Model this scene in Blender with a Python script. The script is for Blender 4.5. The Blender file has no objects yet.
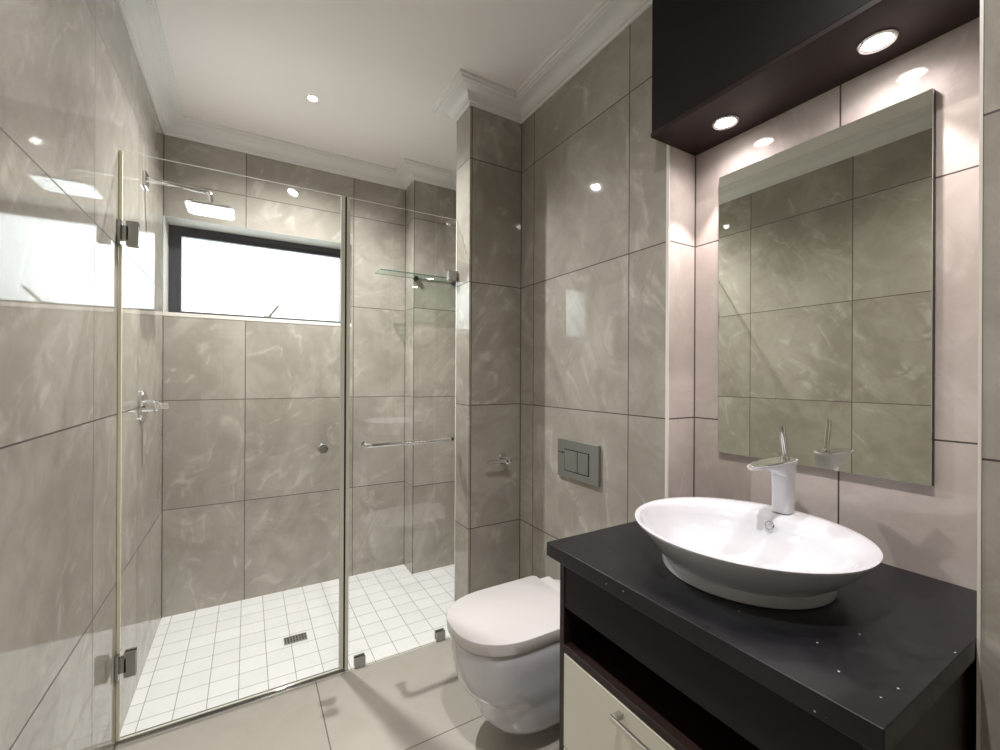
import bpy, bmesh, math
from mathutils import Vector, Matrix, Euler
R = math.radians
C = bpy.context.scene.collection
S = bpy.context.scene

# ------------------------------------------------------------------ camera, world, daylight, exposure
cd = bpy.data.cameras.new('camera'); cam = bpy.data.objects.new('camera', cd); C.objects.link(cam)
cd.sensor_width = 36; cd.lens = 15.48; cd.clip_start = 0.02; cd.shift_y = 0.00176
cam.matrix_world = (Matrix.Translation((0, 0, 1.33)) @ Matrix.Rotation(R(-30.37), 4, 'Z')
                    @ Matrix.Rotation(R(90), 4, 'X') @ Matrix.Rotation(0.005, 4, 'Z'))
S.camera = cam
S.view_settings.view_transform = 'Standard'; S.view_settings.look = 'None'
S.view_settings.gamma = 1; S.view_settings.use_curve_mapping = False
S.view_settings.exposure = 0.78
S.cycles.use_denoising = True
S.cycles.max_bounces = 14; S.cycles.diffuse_bounces = 6; S.cycles.glossy_bounces = 6
S.cycles.transparent_max_bounces = 16; S.cycles.sample_clamp_indirect = 6
w = bpy.data.worlds.new('world'); S.world = w; w.use_nodes = True
bg = w.node_tree.nodes['Background']; bg.inputs[0].default_value = (0.93, 0.97, 1, 1); bg.inputs[1].default_value = 1.1

def light(name, kind, loc, energy, color=(1, 1, 1), rot=(0, 0, 0), **kw):
    l = bpy.data.lights.new(name, kind); l.energy = energy; l.color = color
    for k, v in kw.items(): setattr(l, k, v)
    o = bpy.data.objects.new(name, l); C.objects.link(o); o.location = loc; o.rotation_euler = rot
    return o
# daylight outside the frosted window, shining into the room
light('daylight', 'AREA', (0.07, 3.55, 2.05), 8, (0.95, 0.98, 1), (R(-90), 0, 0), shape='RECTANGLE', size=1.3, size_y=0.9)
WARM = (1.0, 0.965, 0.945)
LAMP1 = (0.275, 2.35, 2.73); LAMP2 = (0.30, 0.42, 2.73)
for L, e, c in ((LAMP1, 60, (1, 0.985, 0.975)), (LAMP2, 25, WARM)):
    light('ceiling_lamp', 'SPOT', (L[0], L[1], L[2] - 0.012), e * 2.2, c, spot_size=R(152), spot_blend=1.0, shadow_soft_size=0.021)
for y in (0.788, 0.42):
    light('cabinet_lamp', 'SPOT', (1.256, y, 2.088), 8.5, (1, 0.90, 0.89), spot_size=R(74), spot_blend=0.12, shadow_soft_size=0.016)
    light('cabinet_glow', 'SPOT', (1.256, y, 2.088), 1.6, (1, 0.90, 0.90), spot_size=R(165), spot_blend=0.8, shadow_soft_size=0.016)

# ------------------------------------------------------------------ materials
def mat(name, col, rough=0.5, metal=0.0, **kw):
    m = bpy.data.materials.new(name); m.use_nodes = True
    b = m.node_tree.nodes['Principled BSDF']
    b.inputs['Base Color'].default_value = (*col, 1); b.inputs['Roughness'].default_value = rough
    b.inputs['Metallic'].default_value = metal
    for k, v in kw.items(): b.inputs[k].default_value = v
    return m
def N(nt, t, **kw):
    n = nt.nodes.new(t)
    for k, v in kw.items(): setattr(n, k, v)
    return n
def math_(nt, op, a, b=None, c=None):
    n = N(nt, 'ShaderNodeMath', operation=op)
    for i, v in enumerate((a, b, c)):
        if v is None: continue
        if isinstance(v, (int, float)): n.inputs[i].default_value = v
        else: nt.links.new(v, n.inputs[i])
    return n.outputs[0]
def vmath(nt, op, a, b=None):
    n = N(nt, 'ShaderNodeVectorMath', operation=op)
    for i, v in enumerate((a, b)):
        if v is None: continue
        if isinstance(v, tuple): n.inputs[i].default_value = v
        else: nt.links.new(v, n.inputs[i])
    return n.outputs[0]
def mixc(nt, fac, a, b, typ='MIX'):
    n = N(nt, 'ShaderNodeMix', data_type='RGBA', blend_type=typ)
    for s, v in ((0, fac), (6, a), (7, b)):
        if isinstance(v, (int, float)): n.inputs[s].default_value = v
        elif isinstance(v, tuple): n.inputs[s].default_value = (*v, 1)
        else: nt.links.new(v, n.inputs[s])
    return n.outputs[2]
def noise(nt, vec, scale, detail=4, rough=0.55, dist=0.0):
    n = N(nt, 'ShaderNodeTexNoise'); n.inputs['Scale'].default_value = scale; n.inputs['Detail'].default_value = detail
    n.inputs['Roughness'].default_value = rough; n.inputs['Distortion'].default_value = dist
    nt.links.new(vec, n.inputs['Vector']); return n.outputs[0]
def ramp(nt, v, lo, hi, a=0.0, b=1.0):
    n = N(nt, 'ShaderNodeMapRange', interpolation_type='SMOOTHSTEP')
    for i, x in enumerate((lo, hi, a, b)): n.inputs[i + 1].default_value = x
    nt.links.new(v, n.inputs[0]); return n.outputs[0]

def tile_mat(name, yj=(0, 50), xj=(0, 50), zj=(1.19, 0.602), grout=0.0021,
             dark=(0.315, 0.290, 0.248), light_=(0.425, 0.400, 0.352), vein=(0.60, 0.572, 0.52),
             groutc=(0.07, 0.058, 0.047), rough=0.035, flat=False, marble=1.0, spec=0.5):
    """polished stone tile: joints at y = yj[0]+k*yj[1] (x-facing faces), x = xj..., z = zj... ; each tile has its own veining"""
    m = mat(name, light_, rough); nt = m.node_tree; b = nt.nodes['Principled BSDF']
    b.inputs['Specular IOR Level'].default_value = spec
    tc = N(nt, 'ShaderNodeTexCoord'); geo = N(nt, 'ShaderNodeNewGeometry')
    p = N(nt, 'ShaderNodeSeparateXYZ'); nt.links.new(tc.outputs['Object'], p.inputs[0])
    nn = N(nt, 'ShaderNodeSeparateXYZ'); nt.links.new(geo.outputs['True Normal'], nn.inputs[0])
    fx = math_(nt, 'DIVIDE', math_(nt, 'SUBTRACT', p.outputs[0], xj[0]), xj[1])
    fy = math_(nt, 'DIVIDE', math_(nt, 'SUBTRACT', p.outputs[1], yj[0]), yj[1])
    fz = math_(nt, 'DIVIDE', math_(nt, 'SUBTRACT', p.outputs[2], zj[0]), zj[1])
    def line(f, pitch):
        fr = math_(nt, 'FRACT', f)
        d = math_(nt, 'MULTIPLY', math_(nt, 'MINIMUM', fr, math_(nt, 'SUBTRACT', 1.0, fr)), pitch)
        return math_(nt, 'LESS_THAN', d, grout)
    if flat:
        g = math_(nt, 'MAXIMUM', line(fx, xj[1]), line(fy, yj[1]))
        cu, cv = math_(nt, 'FLOOR', fx), math_(nt, 'FLOOR', fy)
    else:
        isx = math_(nt, 'GREATER_THAN', math_(nt, 'ABSOLUTE', nn.outputs[0]), 0.5)
        isz = math_(nt, 'GREATER_THAN', math_(nt, 'ABSOLUTE', nn.outputs[2]), 0.5)
        lu = math_(nt, 'ADD', math_(nt, 'MULTIPLY', isx, line(fy, yj[1])),
                   math_(nt, 'MULTIPLY', math_(nt, 'SUBTRACT', 1.0, isx), line(fx, xj[1])))
        g = math_(nt, 'MULTIPLY', math_(nt, 'MAXIMUM', lu, line(fz, zj[1])), math_(nt, 'SUBTRACT', 1.0, isz))
        cu = math_(nt, 'ADD', math_(nt, 'MULTIPLY', math_(nt, 'FLOOR', fx), 1.7), math_(nt, 'FLOOR', fy))
        cv = math_(nt, 'FLOOR', fz)
    cell = N(nt, 'ShaderNodeCombineXYZ'); nt.links.new(cu, cell.inputs[0]); nt.links.new(cv, cell.inputs[1])
    wn = N(nt, 'ShaderNodeTexWhiteNoise', noise_dimensions='3D'); nt.links.new(cell.outputs[0], wn.inputs['Vector'])
    off = vmath(nt, 'MULTIPLY', wn.outputs['Color'], (7.0, 9.0, 5.0))
    pos = vmath(nt, 'ADD', tc.outputs['Object'], off)
    big = noise(nt, pos, 1.6, 3, 0.5, 0.6)
    mid = noise(nt, pos, 5.5, 8, 0.62, 1.4)
    fine = noise(nt, pos, 60, 3, 0.6)
    base = mixc(nt, ramp(nt, math_(nt, 'ADD', math_(nt, 'MULTIPLY', big, 0.6), math_(nt, 'MULTIPLY', mid, 0.4)), 0.38, 0.64), dark, light_)
    # drifting diagonal streaks, turned another way in every tile
    rr = N(nt, 'ShaderNodeSeparateColor'); nt.links.new(wn.outputs['Color'], rr.inputs[0])
    ang = math_(nt, 'ADD', math_(nt, 'MULTIPLY', rr.outputs[0], 1.3), 0.45)
    q = N(nt, 'ShaderNodeSeparateXYZ'); nt.links.new(pos, q.inputs[0])
    sx = q.outputs[0] if flat else math_(nt, 'ADD', q.outputs[0], q.outputs[1])
    sz = q.outputs[1] if flat else q.outputs[2]
    ca, sa = math_(nt, 'COSINE', ang), math_(nt, 'SINE', ang)
    d1 = math_(nt, 'ADD', math_(nt, 'MULTIPLY', sx, ca), math_(nt, 'MULTIPLY', sz, sa))
    d2 = math_(nt, 'SUBTRACT', math_(nt, 'MULTIPLY', sz, ca), math_(nt, 'MULTIPLY', sx, sa))
    sv = N(nt, 'ShaderNodeCombineXYZ'); nt.links.new(d1, sv.inputs[0]); nt.links.new(math_(nt, 'MULTIPLY', d2, 2.6), sv.inputs[1])
    nt.links.new(math_(nt, 'MULTIPLY', rr.outputs[1], 20), sv.inputs[2])
    st = noise(nt, sv.outputs[0], 1.7, 12, 0.68, 0.45)
    base = mixc(nt, math_(nt, 'MULTIPLY', ramp(nt, st, 0.50, 0.78), 0.60 * marble), base, vein)
    base = mixc(nt, math_(nt, 'MULTIPLY', ramp(nt, st, 0.50, 0.30), 0.35 * marble), base, dark)
    vn = noise(nt, sv.outputs[0], 1.2, 3, 0.5, 0.8)
    v = math_(nt, 'SUBTRACT', 1.0, math_(nt, 'MULTIPLY', math_(nt, 'ABSOLUTE', math_(nt, 'SUBTRACT', vn, 0.53)), 38))
    v = math_(nt, 'MULTIPLY', math_(nt, 'MAXIMUM', v, 0.0), ramp(nt, mid, 0.44, 0.62))
    base = mixc(nt, math_(nt, 'MULTIPLY', v, 0.45 * marble), base, vein)
    base = mixc(nt, math_(nt, 'MULTIPLY', ramp(nt, fine, 0.45, 0.75), 0.10), base, dark)
    col = mixc(nt, g, base, groutc)
    nt.links.new(col, b.inputs['Base Color'])
    nt.links.new(math_(nt, 'ADD', math_(nt, 'MULTIPLY', g, 0.6), rough), b.inputs['Roughness'])
    bp = N(nt, 'ShaderNodeBump'); bp.inputs['Strength'].default_value = 0.35; bp.inputs['Distance'].default_value = 0.002
    nt.links.new(math_(nt, 'SUBTRACT', 1.0, g), bp.inputs['Height']); nt.links.new(bp.outputs[0], b.inputs['Normal'])
    return m

M = {}
M['tile_left'] = tile_mat('tile_left', yj=(1.745, 0.60), xj=(-0.014, 0.618))
M['tile_back'] = tile_mat('tile_back', yj=(0, 50), xj=(-0.014, 0.618))
M['tile_right'] = tile_mat('tile_right', yj=(1.144, 0.621), xj=(30, 50))
M['tile_niche_lit'] = tile_mat('tile_niche_lit', yj=(0.533, 0.62), xj=(30, 50), dark=(0.50, 0.435, 0.40), light_=(0.61, 0.545, 0.505), vein=(0.70, 0.65, 0.61))  # wall tile with the downlights' pinkish brightness put into its colour
M['tile_pier'] = tile_mat('tile_pier', yj=(30, 50), xj=(0.938, 0.288))
M['tile_far_pier'] = tile_mat('tile_far_pier', yj=(30, 50), xj=(0.961, 50))
M['floor_tile'] = tile_mat('floor_tile', flat=True, xj=(0.26, 1.2), yj=(1.487, 0.6), dark=(0.50, 0.475, 0.42),
                           light_=(0.55, 0.525, 0.47), vein=(0.56, 0.535, 0.48), groutc=(0.16, 0.14, 0.12), rough=0.22, marble=0.4)
M['shower_tile'] = tile_mat('shower_tile', flat=True, xj=(-0.357, 0.1095), yj=(2.234, 0.107), dark=(0.77, 0.77, 0.765),
                            light_=(0.82, 0.82, 0.815), vein=(0.84, 0.84, 0.835), groutc=(0.30, 0.285, 0.25), rough=0.18, grout=0.0016, marble=0.3)
M['paint'] = mat('ceiling_paint', (0.87, 0.84, 0.815), 0.6)
M['cornice'] = mat('cornice_paint', (0.78, 0.77, 0.75), 0.5)
M['chrome'] = mat('chrome', (0.80, 0.80, 0.80), 0.08, 1.0)
M['satin'] = mat('satin_chrome', (0.42, 0.42, 0.40), 0.25, 1.0)
M['nickel'] = mat('brushed_nickel', (0.55, 0.53, 0.48), 0.35, 1.0)
M['porcelain'] = mat('white_porcelain', (0.64, 0.64, 0.675), 0.08, **{'Coat Weight': 0.5, 'Coat Roughness': 0.03})
M['plastic'] = mat('white_lid_plastic', (0.64, 0.62, 0.61), 0.22)
M['wood'] = mat('espresso_laminate', (0.022, 0.012, 0.011), 0.4, **{'Specular IOR Level': 0.3})
M['woodface'] = mat('espresso_face', (0.009, 0.007, 0.006), 0.45, **{'Specular IOR Level': 0.2})
M['cream'] = mat('cream_gloss', (0.66, 0.645, 0.54), 0.15)
M['black'] = mat('black_rubber', (0.01, 0.009, 0.008), 0.5)
M['winframe'] = mat('charcoal_aluminium', (0.035, 0.035, 0.045), 0.4)
M['trim'] = mat('pale_tile_trim', (0.74, 0.70, 0.64), 0.3)
M['seal'] = mat('clear_seal', (0.78, 0.77, 0.68), 0.25, 0.25)
M['reveal'] = mat('window_reveal_plaster', (0.46, 0.445, 0.41), 0.5)
M['groutline'] = mat('corner_grout', (0.10, 0.088, 0.072), 0.7)
M['yseal'] = mat('yellowed_seal', (0.90, 0.85, 0.66), 0.4)
M['grate'] = mat('steel_grate', (0.52, 0.52, 0.50), 0.35, 1.0)
M['dark'] = mat('dark_gap', (0.02, 0.02, 0.02), 0.7)
M['panelgrey'] = mat('satin_grey_plate', (0.34, 0.35, 0.33), 0.3, 0.7)
M['nozzle'] = mat('shower_face', (0.85, 0.85, 0.85), 0.25)

def counter_mat():
    m = mat('black_speckled_stone', (0.016, 0.016, 0.019), 0.28, **{'Specular IOR Level': 0.4}); nt = m.node_tree; b = nt.nodes['Principled BSDF']
    tc = N(nt, 'ShaderNodeTexCoord')
    v = N(nt, 'ShaderNodeTexVoronoi'); v.inputs['Scale'].default_value = 30; nt.links.new(tc.outputs['Object'], v.inputs['Vector'])
    sel = math_(nt, 'GREATER_THAN', N2(nt, v.outputs['Color']), 0.35)
    dot = math_(nt, 'MULTIPLY', math_(nt, 'LESS_THAN', v.outputs['Distance'], 0.05), sel)
    haze = ramp(nt, noise(nt, tc.outputs['Object'], 6, 6, 0.65, 1.0), 0.4, 0.75)
    base = mixc(nt, haze, (0.007, 0.007, 0.009), (0.015, 0.015, 0.018))
    nt.links.new(mixc(nt, dot, base, (0.55, 0.53, 0.50)), b.inputs['Base Color'])
    nt.links.new(math_(nt, 'ADD', math_(nt, 'MULTIPLY', haze, 0.15), 0.30), b.inputs['Roughness'])
    return m
def N2(nt, c):
    s = N(nt, 'ShaderNodeSeparateColor'); nt.links.new(c, s.inputs[0]); return s.outputs[0]
M['stone'] = counter_mat()

def glass_mat(name, tint, ior=1.85):
    m = bpy.data.materials.new(name); m.use_nodes = True; nt = m.node_tree; nt.nodes.clear()
    o = N(nt, 'ShaderNodeOutputMaterial'); mx = N(nt, 'ShaderNodeMixShader'); fr = N(nt, 'ShaderNodeFresnel'); fr.inputs[0].default_value = ior
    t = N(nt, 'ShaderNodeBsdfTransparent'); t.inputs[0].default_value = (*tint, 1)
    g = N(nt, 'ShaderNodeBsdfGlossy'); g.inputs['Roughness'].default_value = 0.0; g.inputs[0].default_value = (1, 1, 1, 1)
    geo = N(nt, 'ShaderNodeNewGeometry')
    # the same reflection from either face of the sheet
    bf = math_(nt, 'SUBTRACT', 1.0, geo.outputs['Backfacing'])
    nt.links.new(math_(nt, 'MULTIPLY', fr.outputs[0], bf), mx.inputs[0])
    nt.links.new(t.outputs[0], mx.inputs[1]); nt.links.new(g.outputs[0], mx.inputs[2]); nt.links.new(mx.outputs[0], o.inputs[0])
    return m
M['glass'] = glass_mat('shower_glass', (0.985, 0.988, 0.98))
M['shelfglass'] = glass_mat('shelf_glass', (0.86, 0.93, 0.88))
def edge_mat():
    m = mat('glass_edge', (0.95, 0.96, 0.85), 0.25); nt = m.node_tree
    o = nt.nodes['Material Output']; mx = N(nt, 'ShaderNodeMixShader'); mx.inputs[0].default_value = 0.35
    t = N(nt, 'ShaderNodeBsdfTransparent'); t.inputs[0].default_value = (0.9, 0.95, 0.88, 1)
    nt.links.new(nt.nodes['Principled BSDF'].outputs[0], mx.inputs[1]); nt.links.new(t.outputs[0], mx.inputs[2]); nt.links.new(mx.outputs[0], o.inputs[0])
    return m
M['edge'] = edge_mat()
M['gedge'] = mat('green_glass_edge', (0.10, 0.17, 0.14), 0.15)
def frosted():
    m = bpy.data.materials.new('frosted_pane'); m.use_nodes = True; nt = m.node_tree; nt.nodes.clear()
    o = N(nt, 'ShaderNodeOutputMaterial'); mx = N(nt, 'ShaderNodeMixShader'); mx.inputs[0].default_value = 0.5
    t = N(nt, 'ShaderNodeBsdfTransparent'); t.inputs[0].default_value = (0.9, 0.93, 0.92, 1)
    d = N(nt, 'ShaderNodeBsdfTranslucent'); d.inputs[0].default_value = (0.92, 0.95, 0.95, 1)
    nt.links.new(t.outputs[0], mx.inputs[1]); nt.links.new(d.outputs[0], mx.inputs[2]); nt.links.new(mx.outputs[0], o.inputs[0])
    return m
M['frosted'] = frosted()
def emit(name, col, s):
    m = mat(name, (0.8, 0.8, 0.8)); b = m.node_tree.nodes['Principled BSDF']
    b.inputs['Emission Color'].default_value = (*col, 1); b.inputs['Emission Strength'].default_value = s; return m
M['lamp'] = emit('lamp_lens', (1, 0.97, 0.95), 12)
M['mirror'] = mat('mirror_silver', (0.80, 0.82, 0.74), 0.0, 1.0)

# ------------------------------------------------------------------ mesh helpers
def box(bm, x0, x1, y0, y1, z0, z1, mi=0):
    v = [bm.verts.new(p) for p in ((x0,y0,z0),(x1,y0,z0),(x1,y1,z0),(x0,y1,z0),(x0,y0,z1),(x1,y0,z1),(x1,y1,z1),(x0,y1,z1))]
    fs = [bm.faces.new([v[i] for i in f]) for f in ((0,3,2,1),(4,5,6,7),(0,1,5,4),(1,2,6,5),(2,3,7,6),(3,0,4,7))]
    for f in fs: f.material_index = mi
    return fs
def loft(bm, rings, cap0=True, cap1=True, closed=True, mi=0):
    vs = [[bm.verts.new(p) for p in r] for r in rings]; n = len(vs[0])
    for a, b in zip(vs, vs[1:]):
        for i in range(n if closed else n - 1):
            f = bm.faces.new((a[i], a[(i+1) % n], b[(i+1) % n], b[i])); f.material_index = mi; f.smooth = True
    if cap0: f = bm.faces.new(vs[0][::-1]); f.material_index = mi
    if cap1: f = bm.faces.new(vs[-1]); f.material_index = mi
def frame_for(t):
    t = t.normalized(); a = Vector((0, 0, 1)) if abs(t.z) < 0.9 else Vector((1, 0, 0))
    u = t.cross(a).normalized(); return u, t.cross(u).normalized()
def tube(bm, pts, r, n=14, mi=0):
    pts = [Vector(p) for p in pts]; rs = r if isinstance(r, (list, tuple)) else [r] * len(pts)
    rings = []; u = None
    for i, p in enumerate(pts):
        t = (pts[min(i+1, len(pts)-1)] - pts[max(i-1, 0)]).normalized()
        if u is None: u, v = frame_for(t)
        else:
            u = (u - t * u.dot(t)).normalized(); v = t.cross(u)
        rings.append([p + (u * math.cos(a) + v * math.sin(a)) * rs[i] for a in (2*math.pi*k/n for k in range(n))])
    loft(bm, rings, mi=mi)
def cyl(bm, c, axis, r, h, n=32, r2=None, mi=0):
    c = Vector(c); a = Vector(axis).normalized(); tube(bm, [c, c + a * h], [r, r if r2 is None else r2], n, mi)
def lathe(bm, c, axis, prof, n=36, mi=0):
    c = Vector(c); a = Vector(axis).normalized(); u, v = frame_for(a)
    loft(bm, [[c + a*h + (u*math.cos(t) + v*math.sin(t))*max(r, 1e-4) for t in (2*math.pi*k/n for k in range(n))] for r, h in prof], mi=mi)
def arc(c, r, a0, a1, n, ax=(1, 0, 0), ay=(0, 0, 1)):
    c, ax, ay = Vector(c), Vector(ax), Vector(ay)
    return [c + ax*r*math.cos(R(a0+(a1-a0)*i/n)) + ay*r*math.sin(R(a0+(a1-a0)*i/n)) for i in range(n+1)]
def obj(name, bm, mats, parent=None, loc=(0, 0, 0), bevel=0, seg=2, smooth=False, sub=0):
    bmesh.ops.recalc_face_normals(bm, faces=bm.faces)
    if smooth:
        for f in bm.faces: f.smooth = True
    me = bpy.data.meshes.new(name); bm.to_mesh(me); bm.free()
    for m in (mats if isinstance(mats, (list, tuple)) else [mats]): me.materials.append(M[m])
    me.set_sharp_from_angle(angle=R(38))
    o = bpy.data.objects.new(name, me); C.objects.link(o)
    if parent is not None:
        o.parent = parent
        # mesh coordinates are world coordinates; undo the parents' offset
        off = Vector((0, 0, 0)); q = parent
        while q is not None: off += q.location; q = q.parent
        o.location = -off
    if bevel:
        b = o.modifiers.new('bevel', 'BEVEL'); b.width = bevel; b.segments = seg; b.limit_method = 'ANGLE'; b.angle_limit = R(40)
        for p in me.polygons: p.use_smooth = True
        b.harden_normals = True
    if sub:
        s = o.modifiers.new('subdivision', 'SUBSURF'); s.levels = s.render_levels = sub
    return o
def thing(name, label, cat, loc, group=None):
    o = bpy.data.objects.new(name, None); C.objects.link(o); o.location = loc; o.empty_display_size = 0.05
    o['label'] = label; o['category'] = cat
    if group: o['group'] = group
    return o
def struct(o, label=None):
    o['kind'] = 'structure'
    if label: o['label'] = label
    return o
NB = bmesh.new

# ------------------------------------------------------------------ room shell
XL, XR, YB = -0.403, 1.226, 2.965
ZC = 2.73; NX = 1.362; PX, PY0, PY1 = 0.926, 1.880, 2.036; SX = 1.29; BX, BY = 0.958, 2.79
NY0, NY1 = 0.226, 0.967; NPX = 1.11; YN = -1.15
WX0, WX1, WZ0, WZ1 = XL, 0.592, 1.676, 2.205     # window opening
bm = NB(); box(bm, XL - 0.12, XL, YN, YB + 0.26, 0, ZC + 0.1); struct(obj('wall_left', bm, 'tile_left'), 'polished beige stone tiled wall left of the shower')
bm = NB()
box(bm, XL, 1.55, YB, YB + 0.26, 0, WZ0); box(bm, XL, 1.55, YB, YB + 0.26, WZ1, ZC + 0.1); box(bm, WX1, 1.55, YB, YB + 0.26, WZ0, WZ1)
struct(obj('wall_back', bm, 'tile_back'), 'tiled back wall of the shower around the window')
bm = NB(); box(bm, XR, 1.55, NY1, PY0, 0, ZC + 0.1); box(bm, SX, 1.55, PY1, BY, 0, ZC + 0.1)
struct(obj('wall_right', bm, 'tile_right'), 'tiled wall carrying the toilet and flush plate')
bm = NB(); box(bm, NX, 1.55, NY0, NY1, 0, ZC + 0.1); box(bm, XR + 0.003, NX, NY1 - 0.0025, NY1 + 0.001, 0, ZC); struct(obj('wall_niche', bm, 'tile_niche_lit'), 'recessed tiled wall behind the mirror')  # thin slab carries the lit tile colour onto the recess side face
bm = NB(); box(bm, PX, 1.55, PY0, PY1, 0, ZC + 0.1); struct(obj('pillar', bm, 'tile_pier'), 'tiled pier at the end of the glass screen')
bm = NB(); box(bm, BX, 1.55, BY, YB, 0, ZC + 0.1); struct(obj('pillar', bm, 'tile_far_pier'), 'tiled pier in the far right corner of the shower')
bm = NB(); box(bm, NPX, 1.55, YN, NY0, 0, ZC + 0.1); struct(obj('pillar', bm, 'tile_pier'), 'tiled nib wall at the near end of the vanity')
bm = NB(); box(bm, XL - 0.12, 1.55, YN - 0.12, YN, 0, ZC + 0.1); struct(obj('wall_near', bm, 'tile_pier'), 'tiled wall behind the viewer')
bm = NB(); box(bm, XL - 0.12, 1.55, YN - 0.12, YB + 0.26, ZC + 0.1, ZC + 0.15); box(bm, XL, 1.55, YN, YB, ZC, ZC + 0.1)
struct(obj('ceiling', bm, 'paint'), 'plain off-white painted ceiling')
GY = 2.024
bm = NB(); box(bm, XL, 1.55, YN, GY - 0.012, -0.1, 0); struct(obj('floor', bm, 'floor_tile'), 'large pale grey tiles of the bathroom floor')
bm = NB(); box(bm, XL, 1.55, GY - 0.012, YB, -0.1, 0.0); struct(obj('floor_shower', bm, 'shower_tile'), 'small white square tiles of the shower floor')

# cornice, mitred along the walls
path = [(XL, YN), (XL, YB), (BX, YB), (BX, BY), (SX, BY), (SX, PY1), (PX, PY1), (PX, PY0), (XR, PY0), (XR, NY1)]
prof = [(0.0, 2.648), (0.007, 2.648), (0.010, 2.658), (0.018, 2.661), (0.020, 2.668)]
for i in range(9):
    a = R(i * 90 / 8); prof.append((0.020 + 0.052 * (1 - math.cos(a)), 2.668 + 0.036 * math.sin(a)))
prof += [(0.076, 2.708), (0.086, 2.710), (0.088, 2.716), (0.098, 2.718), (0.100, ZC), (0.0, ZC)]
rings = []
for i, p in enumerate(path):
    p = Vector((*p, 0))
    d0 = (p - Vector((*path[i-1], 0))).normalized() if i else None
    d1 = (Vector((*path[i+1], 0)) - p).normalized() if i < len(path) - 1 else None
    n = lambda d: Vector((d.y, -d.x, 0))
    if d0 is None: off = n(d1)
    elif d1 is None: off = n(d0)
    else: off = n(d0) + n(d1)
    rings.append([p + off * d + Vector((0, 0, z)) for d, z in prof])
bm = NB(); loft(bm, rings)
for f in bm.faces: f.smooth = False
struct(obj('trim_1', bm, 'cornice'), 'white stepped plaster cornice')
# pale edge strips of the tiled corners
bm = NB(); box(bm, XR - 0.002, XR + 0.003, NY1 - 0.0015, NY1 + 0.010, 0, ZC); struct(obj('trim_2', bm, 'trim'), 'pale edge strip beside the mirror recess')
bm = NB(); box(bm, NPX - 0.002, NPX + 0.003, NY0 - 0.003, NY0 + 0.0015, 0, ZC); struct(obj('trim_3', bm, 'trim'), 'pale edge strip of the near nib wall')

bm = NB(); box(bm, XL, WX1, YB - 0.002, YB + 0.010, WZ0 - 0.020, WZ0 + 0.001); struct(obj('trim_4', bm, 'trim'), 'pale strip along the window sill edge')
bm = NB(); box(bm, XL, WX1, YB, 3.125, WZ1 - 0.002, WZ1 + 0.001); box(bm, XL - 0.001, XL + 0.002, YB, 3.125, WZ0, WZ1 - 0.002); struct(obj('trim_5', bm, 'reveal'), 'white plastered reveal of the window')
bm = NB()
for cx, cy, z1 in ((XL, YB, WZ0 - 0.02), (BX, YB, ZC), (XR, PY0, ZC), (NX, NY1 - 0.0025, 2.11)):
    sx = 1 if cx == XL else -1
    box(bm, min(cx, cx + sx * 0.003), max(cx, cx + sx * 0.003), cy - 0.003, cy, 0.0, z1)
box(bm, XL, XL + 0.003, YB - 0.003, YB, WZ1, 2.648)
struct(obj('trim_6', bm, 'groutline'), 'dark grout lines in the inner tiled corners')
# window: dark frame set back in the opening, frosted pane
win = bpy.data.objects.new('window_1', None); C.objects.link(win); win.location = (0.07, 3.15, 1.66)
struct(win, 'wide low frosted window with a charcoal frame above the shower')
fy0, fy1 = 3.125, 3.175
bm = NB()
box(bm, WX0, WX1, fy0, fy1, WZ1 - 0.058, WZ1); box(bm, WX0, WX1, fy0, fy1, WZ0, WZ0 + 0.030)
box(bm, WX0, WX0 + 0.062, fy0, fy1, WZ0 + 0.030, WZ1 - 0.058); box(bm, WX1 - 0.045, WX1, fy0, fy1, WZ0 + 0.030, WZ1 - 0.058)
obj('window_frame', bm, 'winframe', win, bevel=0.002)
bm = NB(); box(bm, WX0 + 0.062, WX1 - 0.045, 3.148, 3.153, WZ0 + 0.030, WZ1 - 0.058); obj('window_pane', bm, 'frosted', win)
bm = NB(); tube(bm, [(0.106, 3.115, 1.700), (0.116, 3.095, 1.708), (0.165, 3.05, 1.772)], [0.008, 0.008, 0.007], 10)
box(bm, 0.085, 0.125, 3.105, 3.125, 1.690, 1.708); obj('window_stay', bm, 'satin', win, bevel=0.001)

# ------------------------------------------------------------------ shower enclosure
GT = 2.136
enc = thing('shower_screen', 'frameless glass shower screen with hinged door and fixed panel', 'shower screen', (0.26, GY, 0))
def sheet(bm, x0, x1, y0, y1, z0, z1, ax=1):
    for f in box(bm, x0, x1, y0, y1, z0, z1):
        f.normal_update(); f.material_index = 0 if abs(f.normal[ax]) > 0.9 else 1
bm = NB(); sheet(bm, XL + 0.011, 0.356, GY - 0.004, GY + 0.004, 0.018, GT)
door = obj('door_panel', bm, ['glass', 'edge'], enc); door['label'] = 'hinged glass door of the shower with a round knob'
for z in (1.84, 0.286):
    bm = NB()
    box(bm, XL + 0.001, XL + 0.010, GY - 0.028, GY + 0.028, z - 0.045, z + 0.045)
    box(bm, XL + 0.010, XL + 0.030, GY - 0.014, GY + 0.014, z - 0.026, z + 0.026)
    box(bm, XL + 0.022, XL + 0.057, GY - 0.014, GY - 0.0045, z - 0.045, z + 0.045)
    box(bm, XL + 0.022, XL + 0.057, GY + 0.0045, GY + 0.014, z - 0.045, z + 0.045)
    h = obj('hinge', bm, 'satin', door, bevel=0.0015)
bm = NB()
for s in (-1, 1): lathe(bm, (0.283, GY + s * 0.0045, 1.013), (0, s, 0), [(0.012, 0), (0.012, 0.006), (0.019, 0.010), (0.021, 0.022), (0.019, 0.026), (0.0, 0.027)], 24)
obj('knob', bm, 'chrome', door)
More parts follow.
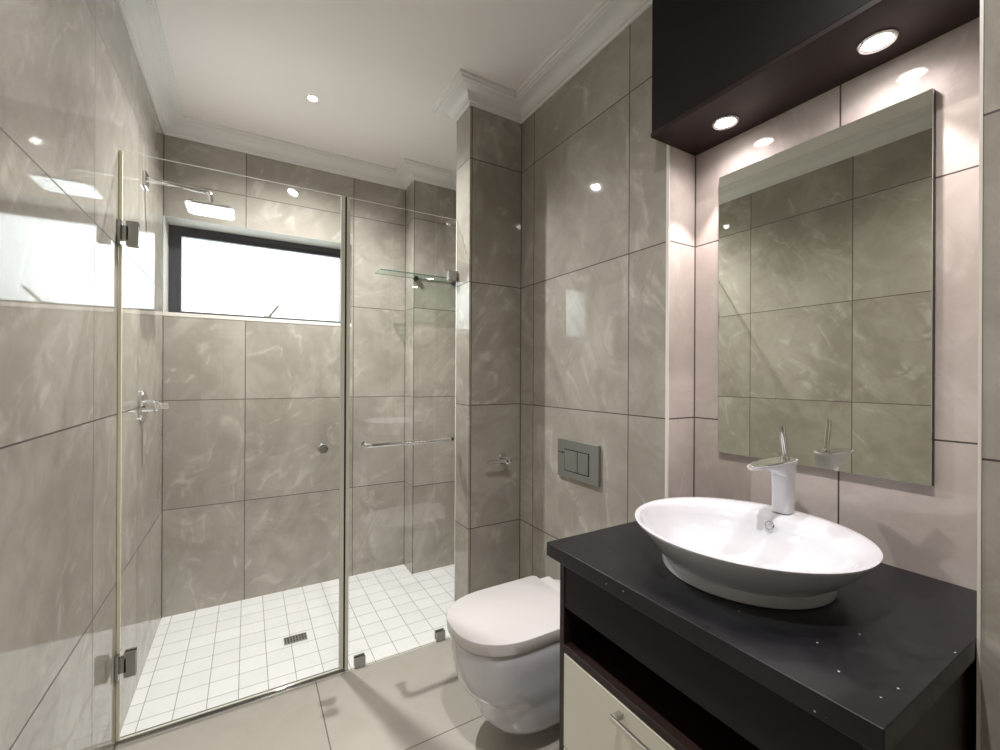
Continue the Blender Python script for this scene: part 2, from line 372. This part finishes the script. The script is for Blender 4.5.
bm = NB(); box(bm, XL + 0.0012, XL + 0.010, GY - 0.005, GY + 0.005, 0.331, 1.795); box(bm, XL + 0.0012, XL + 0.010, GY - 0.005, GY + 0.005, 1.885, GT)
box(bm, XL + 0.0012, XL + 0.010, GY - 0.005, GY + 0.005, 0.018, 0.241)
obj('hinge_seal', bm, 'yseal', door)
bm = NB(); box(bm, 0.3565, 0.3735, GY - 0.007, GY + 0.007, 0.018, GT); obj('door_seal', bm, 'seal', door, bevel=0.001)
bm = NB(); box(bm, 0.374, 0.3805, GY - 0.005, GY + 0.005, 0.018, GT); obj('magnet_strip', bm, 'black', door)
bm = NB(); sheet(bm, 0.396, PX - 0.004, GY - 0.004, GY + 0.004, 0.006, GT)
pan = obj('fixed_panel', bm, ['glass', 'edge'], enc); pan['label'] = 'fixed glass panel carrying the towel bar'
bm = NB(); box(bm, 0.381, 0.3955, GY - 0.007, GY + 0.007, 0.006, GT); obj('panel_seal', bm, 'seal', pan, bevel=0.001)
for x in (0.447, 0.842):
    bm = NB(); box(bm, x - 0.024, x + 0.024, GY - 0.014, GY - 0.0045, 0.001, 0.048); box(bm, x - 0.024, x + 0.024, GY + 0.0045, GY + 0.014, 0.001, 0.048)
    box(bm, x - 0.024, x + 0.024, GY - 0.0045, GY + 0.0045, 0.001, 0.0055)
    obj('floor_clamp', bm, 'satin', pan, bevel=0.0012)
for z in (1.845,):
    bm = NB(); box(bm, PX - 0.050, PX - 0.001, GY - 0.014, GY - 0.0045, z - 0.024, z + 0.024); box(bm, PX - 0.050, PX - 0.001, GY + 0.0045, GY + 0.014, z - 0.024, z + 0.024)
    obj('wall_clamp', bm, 'satin', pan, bevel=0.0012)
bm = NB(); hz, hy = 1.017, GY - 0.062
for s, x in ((1, 0.462), (-1, 0.885)):
    lathe(bm, (x, GY - 0.0045, hz), (0, -1, 0), [(0.015, 0), (0.015, 0.006), (0.010, 0.008)], 20)
    tube(bm, [(x, GY - 0.010, hz)] + [tuple(p) for p in arc((x + s*0.02, hy + 0.02, hz), 0.02, 180 if s > 0 else 0, 270, 6, (1, 0, 0), (0, 1, 0))], 0.0095, 14)
tube(bm, [(0.48, hy, hz), (0.868, hy, hz)], 0.0095, 14)
obj('towel_bar', bm, 'chrome', pan)
bm = NB(); box(bm, XL + 0.001, 0.385, GY - 0.020, GY + 0.026, 0.0005, 0.010); box(bm, XL + 0.001, 0.385, GY - 0.006, GY + 0.006, 0.010, 0.017)
obj('threshold', bm, 'chrome', enc, bevel=0.0015)

# ------------------------------------------------------------------ shower fittings
sh = thing('rain_shower', 'square chrome rain shower head on a horizontal wall arm', 'shower head', (XL, 2.46, 2.20))
bm = NB(); box(bm, XL + 0.001, XL + 0.012, 2.425, 2.495, 2.165, 2.235); obj('wall_flange', bm, 'chrome', sh, bevel=0.004)
hx, hy_ = -0.155, 2.46
bm = NB(); tube(bm, [(XL + 0.010, hy_, 2.205), (hx - 0.03, hy_, 2.200)] + [tuple(p) for p in arc((hx - 0.025, hy_, 2.175), 0.025, 90, 0, 6)] + [(hx, hy_, 2.150)], 0.0105, 16)
cyl(bm, (hx, hy_, 2.150), (0, 0, -1), 0.015, 0.020, 20); obj('arm', bm, 'chrome', sh)
def rrect(cx, cy, z, a, b, r, n=6):
    out = []
    for k, (sx, sy) in enumerate(((1, 1), (-1, 1), (-1, -1), (1, -1))):
        for i in range(n + 1):
            t = R(90 * k + 90 * i / n); out.append((cx + sx*(a - r) + r*math.cos(t), cy + sy*(b - r) + r*math.sin(t), z))
    return out
bm = NB(); loft(bm, [rrect(hx, hy_, 2.130, 0.03, 0.03, 0.025), rrect(hx, hy_, 2.124, 0.085, 0.085, 0.028), rrect(hx, hy_, 2.113, 0.095, 0.095, 0.03), rrect(hx, hy_, 2.111, 0.095, 0.095, 0.03)])
hd = obj('head_plate', bm, 'chrome', sh)
bm = NB(); loft(bm, [rrect(hx, hy_, 2.1110, 0.089, 0.089, 0.028), rrect(hx, hy_, 2.1085, 0.088, 0.088, 0.028)])
fc = obj('spray_face', bm, 'chrome', hd)
bm = NB()
for i in range(9):
    for j in range(9): cyl(bm, (hx + (i-4)*0.0185, hy_ + (j-4)*0.0185, 2.1084), (0, 0, -1), 0.0018, 0.0008, 8)
nz = obj('nozzles', bm, 'panelgrey', hd); nz['kind'] = 'stuff'

mx_ = thing('shower_mixer', 'round chrome shower mixer with lever on the left wall', 'shower mixer', (XL, 2.43, 1.19))
bm = NB(); lathe(bm, (XL + 0.001, 2.43, 1.19), (1, 0, 0), [(0.072, 0), (0.072, 0.006), (0.068, 0.010), (0.030, 0.012)], 40); obj('face_plate', bm, 'chrome', mx_)
bm = NB(); lathe(bm, (XL + 0.012, 2.43, 1.19), (1, 0, 0), [(0.027, 0), (0.027, 0.032), (0.023, 0.036), (0.023, 0.048), (0.018, 0.052)], 32); obj('knob', bm, 'chrome', mx_)
bm = NB(); tube(bm, [(XL + 0.050, 2.43, 1.19), (XL + 0.075, 2.43, 1.191), (XL + 0.095, 2.43, 1.192)], [0.015, 0.014, 0.016], 14); obj('lever', bm, 'chrome', mx_)

dr = thing('floor_drain', 'small rectangular steel drain grate in the white shower tiles', 'drain', (0.21, 2.39, 0))
dr.rotation_euler = (0, 0, 0)
bm = NB(); x0, x1, y0, y1 = 0.160, 0.265, 2.360, 2.425
box(bm, x0, x1, y0, y0+0.006, 0.0005, 0.004); box(bm, x0, x1, y1-0.006, y1, 0.0005, 0.004); box(bm, x0, x0+0.006, y0+0.006, y1-0.006, 0.0005, 0.004); box(bm, x1-0.006, x1, y0+0.006, y1-0.006, 0.0005, 0.004)
obj('rim', bm, 'grate', dr)
bm = NB(); box(bm, x0+0.006, x1-0.006, y0+0.006, y1-0.006, 0.0005, 0.0012); obj('sump', bm, 'dark', dr)
bm = NB()
for i in range(7): box(bm, x0+0.010+i*0.0132, x0+0.0165+i*0.0132, y0+0.006, y1-0.006, 0.0012, 0.0032)
for j in range(2): box(bm, x0+0.006, x1-0.006, y0+0.022+j*0.018, y0+0.026+j*0.018, 0.0032, 0.0038)
obj('grate', bm, 'grate', dr)

sf = thing('glass_shelf', 'narrow green-tinted glass shelf on the far shower pier', 'shelf', (0.97, 2.79, 1.99))
bm = NB(); sheet(bm, 0.700, 1.275, 2.660, 2.785, 1.985, 1.993, 2); obj('shelf_board', bm, ['shelfglass', 'gedge'], sf)
for x in (0.970, 1.245):
    bm = NB(); lathe(bm, (x, 2.7895, 1.989), (0, -1, 0), [(0.017, 0), (0.017, 0.022), (0.013, 0.030), (0.0, 0.031)], 24); obj('bracket', bm, 'black', sf)

# toilet roll holder on the pier
th = thing('toilet_roll_holder', 'small chrome toilet roll holder without a roll on the pier', 'toilet roll holder', (1.10, PY0, 0.915))
bm = NB(); lathe(bm, (1.115, PY0 - 0.0005, 0.915), (0, -1, 0), [(0.026, 0), (0.026, 0.006), (0.022, 0.010)], 28); obj('wall_flange', bm, 'chrome', th)
bm = NB(); tube(bm, [(1.115, PY0 - 0.009, 0.915), (1.115, PY0 - 0.055, 0.915)], 0.011, 16); lathe(bm, (1.115, PY0 - 0.050, 0.915), (0, -1, 0), [(0.012, 0), (0.018, 0.004), (0.018, 0.018), (0.012, 0.022)], 20); obj('post', bm, 'chrome', th)
bm = NB(); tube(bm, [(1.108, PY0 - 0.060, 0.915), (1.00, PY0 - 0.060, 0.915)], 0.009, 14); obj('roll_bar', bm, 'chrome', th)

# flush plate
fp = thing('flush_plate', 'satin grey two-button flush plate on wall above the toilet', 'flush plate', (XR, 1.418, 0.888))
bm = NB(); box(bm, XR - 0.013, XR - 0.0005, 1.286, 1.550, 0.888, 1.055); obj('cover', bm, 'panelgrey', fp, bevel=0.003)
bm = NB(); box(bm, XR - 0.0165, XR - 0.0132, 1.413, 1.496, 0.922, 1.010); obj('flush_button', bm, 'panelgrey', fp, bevel=0.0015)
bm = NB(); box(bm, XR - 0.0165, XR - 0.0132, 1.345, 1.409, 0.922, 1.010); obj('flush_button', bm, 'panelgrey', fp, bevel=0.0015)
bm = NB(); box(bm, XR - 0.0138, XR - 0.0131, 1.341, 1.500, 0.918, 1.014); obj('button_gap', bm, 'dark', fp)
bm = NB(); cyl(bm, (XR - 0.0132, 1.512, 0.995), (-1, 0, 0), 0.0045, 0.002, 12); box(bm, XR - 0.0145, XR - 0.0132, 1.512, 1.540, 0.9935, 0.9965); obj('catch', bm, 'black', fp)

# ------------------------------------------------------------------ toilet
TY = 1.38
def dring(z, xf, xb, hw, L, e=2.35, n=28):
    """D outline: straight sides from xb to the curved front reaching xf"""
    out = []
    xs = xf + L
    for i in range(n + 1):
        t = -90 + 180 * i / n; cx, sy = math.cos(R(t)), math.sin(R(t))
        out.append((xs - L * abs(cx) ** (2 / e), TY + hw * math.copysign(abs(sy) ** (2 / e), sy), z))
    out += [(xs + (xb - xs) * 0.5, TY + hw, z), (xb - 0.012, TY + hw, z), (xb, TY + hw - 0.012, z), (xb, TY - hw + 0.012, z), (xb - 0.012, TY - hw, z), (xs + (xb - xs) * 0.5, TY - hw, z)]
    return out
wc = thing('wall_hung_toilet', 'white wall-hung toilet with closed D-shaped lid', 'toilet', (1.226, TY, 0.10))
bm = NB(); XB = XR - 0.001
loft(bm, [dring(z, xf, XB, hw, L) for z, xf, hw, L in (
    (0.408, 0.638, 0.180, 0.224), (0.400, 0.631, 0.184, 0.226), (0.36, 0.633, 0.184, 0.226), (0.30, 0.642, 0.183, 0.225), (0.255, 0.652, 0.181, 0.223), (0.228, 0.664, 0.179, 0.221),
    (0.210, 0.688, 0.176, 0.216), (0.198, 0.708, 0.174, 0.214), (0.185, 0.716, 0.173, 0.212), (0.15, 0.724, 0.170, 0.209), (0.11, 0.736, 0.165, 0.204), (0.088, 0.752, 0.157, 0.195), (0.076, 0.785, 0.138, 0.172))])
obj('bowl', bm, 'porcelain', wc)
bm = NB()
loft(bm, [dring(z, xf, 1.10, hw, L) for z, xf, hw, L in (
    (0.4085, 0.632, 0.182, 0.225), (0.4095, 0.624, 0.188, 0.229), (0.412, 0.622, 0.190, 0.230), (0.446, 0.619, 0.191, 0.231), (0.4495, 0.6205, 0.190, 0.230),
    (0.4515, 0.6255, 0.186, 0.226))])
obj('lid', bm, 'plastic', wc)
bm = NB(); box(bm, 1.095, 1.165, TY - 0.165, TY + 0.165, 0.4085, 0.446); obj('seat_hinge', bm, 'plastic', wc, bevel=0.012, seg=4)

# ------------------------------------------------------------------ vanity
van = thing('vanity_cabinet', 'dark espresso vanity cabinet with open slot and cream drawer', 'vanity cabinet', (1.04, 0.58, 0))
VX, VB, VY0, VY1, VT = 0.735, 1.350, 0.240, 0.926, 0.834
bm = NB()
box(bm, VX, VB, VY1 - 0.018, VY1, 0.09, VT); box(bm, VX, VB, VY0, VY0 + 0.018, 0.09, VT)
box(bm, VB - 0.012, VB, VY0 + 0.018, VY1 - 0.018, 0.09, VT); box(bm, VX + 0.02, VB - 0.012, VY0 + 0.018, VY1 - 0.018, 0.09, 0.108)
box(bm, VX + 0.05, VB, VY0 + 0.02, VY1 - 0.02, 0.0005, 0.09)
obj('carcass', bm, 'wood', van, bevel=0.001)
bm = NB(); box(bm, VX + 0.002, VX + 0.020, VY0 + 0.0185, VY1 - 0.0185, 0.712, VT); obj('apron', bm, 'woodface', van, bevel=0.001)
bm = NB(); box(bm, VX, VB - 0.013, VY0 + 0.0185, VY1 - 0.0185, 0.592, 0.612); obj('shelf_board', bm, 'wood', van, bevel=0.001)
for z0, z1 in ((0.342, 0.5895), (0.112, 0.338)):
    bm = NB(); box(bm, VX - 0.001, VX + 0.018, VY0 + 0.0195, VY1 - 0.0195, z0, z1)
    d = obj('drawer', bm, 'cream', van, bevel=0.0015)
    bm = NB(); hzz = z1 - 0.024
    box(bm, VX - 0.032, VX - 0.024, 0.478, 0.708, hzz - 0.006, hzz + 0.006)
    for y in (0.478, 0.694): box(bm, VX - 0.0245, VX - 0.0015, y, y + 0.014, hzz - 0.006, hzz + 0.006)
    h = obj('handle', bm, 'nickel', d, bevel=0.001); h['label'] = 'brushed metal bar handle'
bm = NB(); box(bm, 0.716, 1.2245, 0.2285, 0.963, 0.8355, 0.873); box(bm, 1.2245, NX - 0.001, 0.2285, 0.963, 0.8355, 0.873)
bmesh.ops.remove_doubles(bm, verts=bm.verts, dist=1e-5)
for f in [f for f in bm.faces if all(abs(v.co.x - 1.2245) < 1e-4 for v in f.verts)]: bm.faces.remove(f) if f.is_valid else None
ct = obj('countertop', bm, 'stone', bevel=0.002); ct['label'] = 'black speckled stone countertop on the dark vanity'; ct['category'] = 'countertop'

# basin
BCX, BCY = 1.02, 0.591
def ering(cx, a, b, z, n=64): return [(cx + a*math.cos(2*math.pi*k/n), BCY + b*math.sin(2*math.pi*k/n), z) for k in range(n)]
bs = thing('vessel_basin', 'white oval vessel basin standing on the black countertop', 'basin', (BCX, BCY, 0.873))
bm = NB()
outer = [(1.02, .172, .172, .8735), (1.02, .179, .179, .8745), (1.02, .180, .181, .878), (1.02, .178, .180, .893), (1.02, .1785, .181, .899), (1.02, .184, .188, .905), (1.02, .196, .203, .918), (1.02, .212, .221, .937), (1.02, .227, .237, .956), (1.02, .237, .247, .969),
         (1.02, .2405, .2505, .974), (1.02, .2405, .2505, .9765), (1.02, .237, .247, .978), (1.012, .226, .240, .977), (.990, .194, .229, .974), (.984, .186, .223, .966), (.983, .175, .212, .948), (.983, .160, .194, .926), (.983, .138, .166, .908), (.983, .10, .12, .896), (.983, .05, .06, .890), (.983, .024, .024, .889)]
loft(bm, [ering(*r) for r in outer]); obj('bowl', bm, 'porcelain', bs, smooth=True)
bm = NB(); lathe(bm, (.983, BCY, .8892), (0, 0, 1), [(.027, 0), (.027, .003), (.022, .005), (.010, .0065)], 28); obj('drain_plug', bm, 'chrome', bs)
bm = NB(); ax = Vector((-0.85, 0, 0.5)).normalized(); cpt = Vector((1.1555, 0.60, .9505))
u, v = frame_for(ax)
tube(bm, [cpt + ax*0.003 + (u*math.cos(t) + v*math.sin(t))*0.010 for t in (2*math.pi*k/20 for k in range(21))], 0.0022, 8); obj('overflow_ring', bm, 'chrome', bs)

# faucet
FX, FY, FZ = 1.222, 0.602, 0.978
fa = thing('basin_mixer_tap', 'white mixer tap with chrome top and pin lever on the basin', 'tap', (FX, FY, FZ))
def sq(cx, z, ax_, ay_, e=4.0, n=40, tip=0.0, dz=0.0):
    out = []
    for k in range(n):
        t = 2*math.pi*k/n; c, s = math.cos(t), math.sin(t)
        x = math.copysign(abs(c)**(2/e), c); y = math.copysign(abs(s)**(2/e), s)
        wy = 1 - tip * max(0, -x) ** 1.5
        out.append((cx + ax_*x, FY + ay_*y*wy, z + dz * max(0, -x)))
    return out
bm = NB()
loft(bm, [sq(FX, FZ, .0235, .022), sq(FX, FZ + .03, .0225, .0215), sq(FX, FZ + .07, .0235, .022), sq(FX + .001, FZ + .098, .028, .0235),
          sq(FX - .012, FZ + .112, .046, .0255, 3.6, tip=.15), sq(FX - .030, FZ + .121, .070, .027, 3.0, tip=.35), sq(FX - .052, FZ + .129, .100, .029, 2.7, tip=.5, dz=-.004), sq(FX - .055, FZ + .136, .105, .0295, 2.7, tip=.5, dz=-.004)])
obj('body', bm, 'porcelain', fa, smooth=True)
bm = NB(); loft(bm, [sq(FX - .055, FZ + .1362, .101, .0265, 2.6, tip=.5, dz=-.004), sq(FX - .055, FZ + .1385, .098, .0245, 2.6, tip=.5, dz=-.004)]); obj('spout_cover', bm, 'chrome', fa)
bm = NB(); lathe(bm, (FX + .010, FY, FZ + .1355), (0, 0, 1), [(.011, .002), (.011, .007), (.008, .010), (.006, .013)], 24)
tube(bm, [(FX + .010, FY, FZ + .143), (FX + .007, FY, FZ + .165), (FX - .001, FY, FZ + .195), (FX - .007, FY, FZ + .228)], [.0075, .0075, .0085, .0075], 14); obj('lever', bm, 'chrome', fa)

# mirror
mi = thing('wall_mirror', 'large rectangular frameless mirror on wall above the basin', 'mirror', (NX, 0.60, 1.085))
bm = NB(); box(bm, NX - 0.014, NX - 0.0008, 0.348, 0.865, 1.085, 1.994); obj('backing', bm, 'winframe', mi)
bm = NB(); box(bm, NX - 0.018, NX - 0.0142, 0.348, 0.865, 1.085, 1.994); obj('mirror_glass', bm, 'mirror', mi, bevel=0.0012, seg=1)

# upper cabinet
uc = thing('wall_cabinet', 'dark espresso wall cabinet over the mirror with two downlights', 'wall cabinet', (1.24, 0.595, 2.113))
bm = NB(); box(bm, 1.134, 1.2245, 0.2285, 0.961, 2.128, ZC - 0.001); box(bm, 1.2245, NX - 0.001, 0.2285, 0.961, 2.128, ZC - 0.001)
obj('carcass', bm, 'wood', uc)
bm = NB(); box(bm, 1.130, NX - 0.001, 0.2285, 0.965, 2.113, 2.1275); obj('bottom_panel', bm, 'wood', uc, bevel=0.001)
bm = NB(); box(bm, 1.1315, 1.1335, 0.230, 0.961, 2.129, ZC - 0.002); obj('front_panel', bm, 'woodface', uc)

# downlights
def downlight(loc, r, label, group):
    t = thing('downlight', label, 'downlight', loc, group)
    x, y, z = loc
    bm = NB(); n = 40
    rg = lambda rr, zz: [(x + rr*math.cos(2*math.pi*k/n), y + rr*math.sin(2*math.pi*k/n), zz) for k in range(n)]
    loft(bm, [rg(r, z - 0.0006), rg(r, z - 0.003), rg(r*0.93, z - 0.0055), rg(r*0.80, z - 0.0045), rg(r*0.72, z - 0.0006)], cap0=False, cap1=False); obj('bezel', bm, 'chrome' if r > 0.035 else 'trim', t)
    bm = NB(); loft(bm, [rg(r*0.70, z - 0.0008), rg(r*0.70, z - 0.0040), rg(r*0.4, z - 0.0052)]); obj('lens', bm, 'lamp', t)
    return t
downlight((1.256, 0.788, 2.113), 0.037, 'lit round downlight under the dark cabinet, the one farther from the viewer', 'downlights under the wall cabinet')
downlight((1.256, 0.420, 2.113), 0.037, 'lit round downlight under the dark cabinet, the one nearer the viewer', 'downlights under the wall cabinet')
downlight(LAMP1, 0.028, 'small lit round downlight in the white ceiling near the shower', 'ceiling downlights')
downlight(LAMP2, 0.028, 'small lit round downlight in the ceiling above the viewer', 'ceiling downlights')
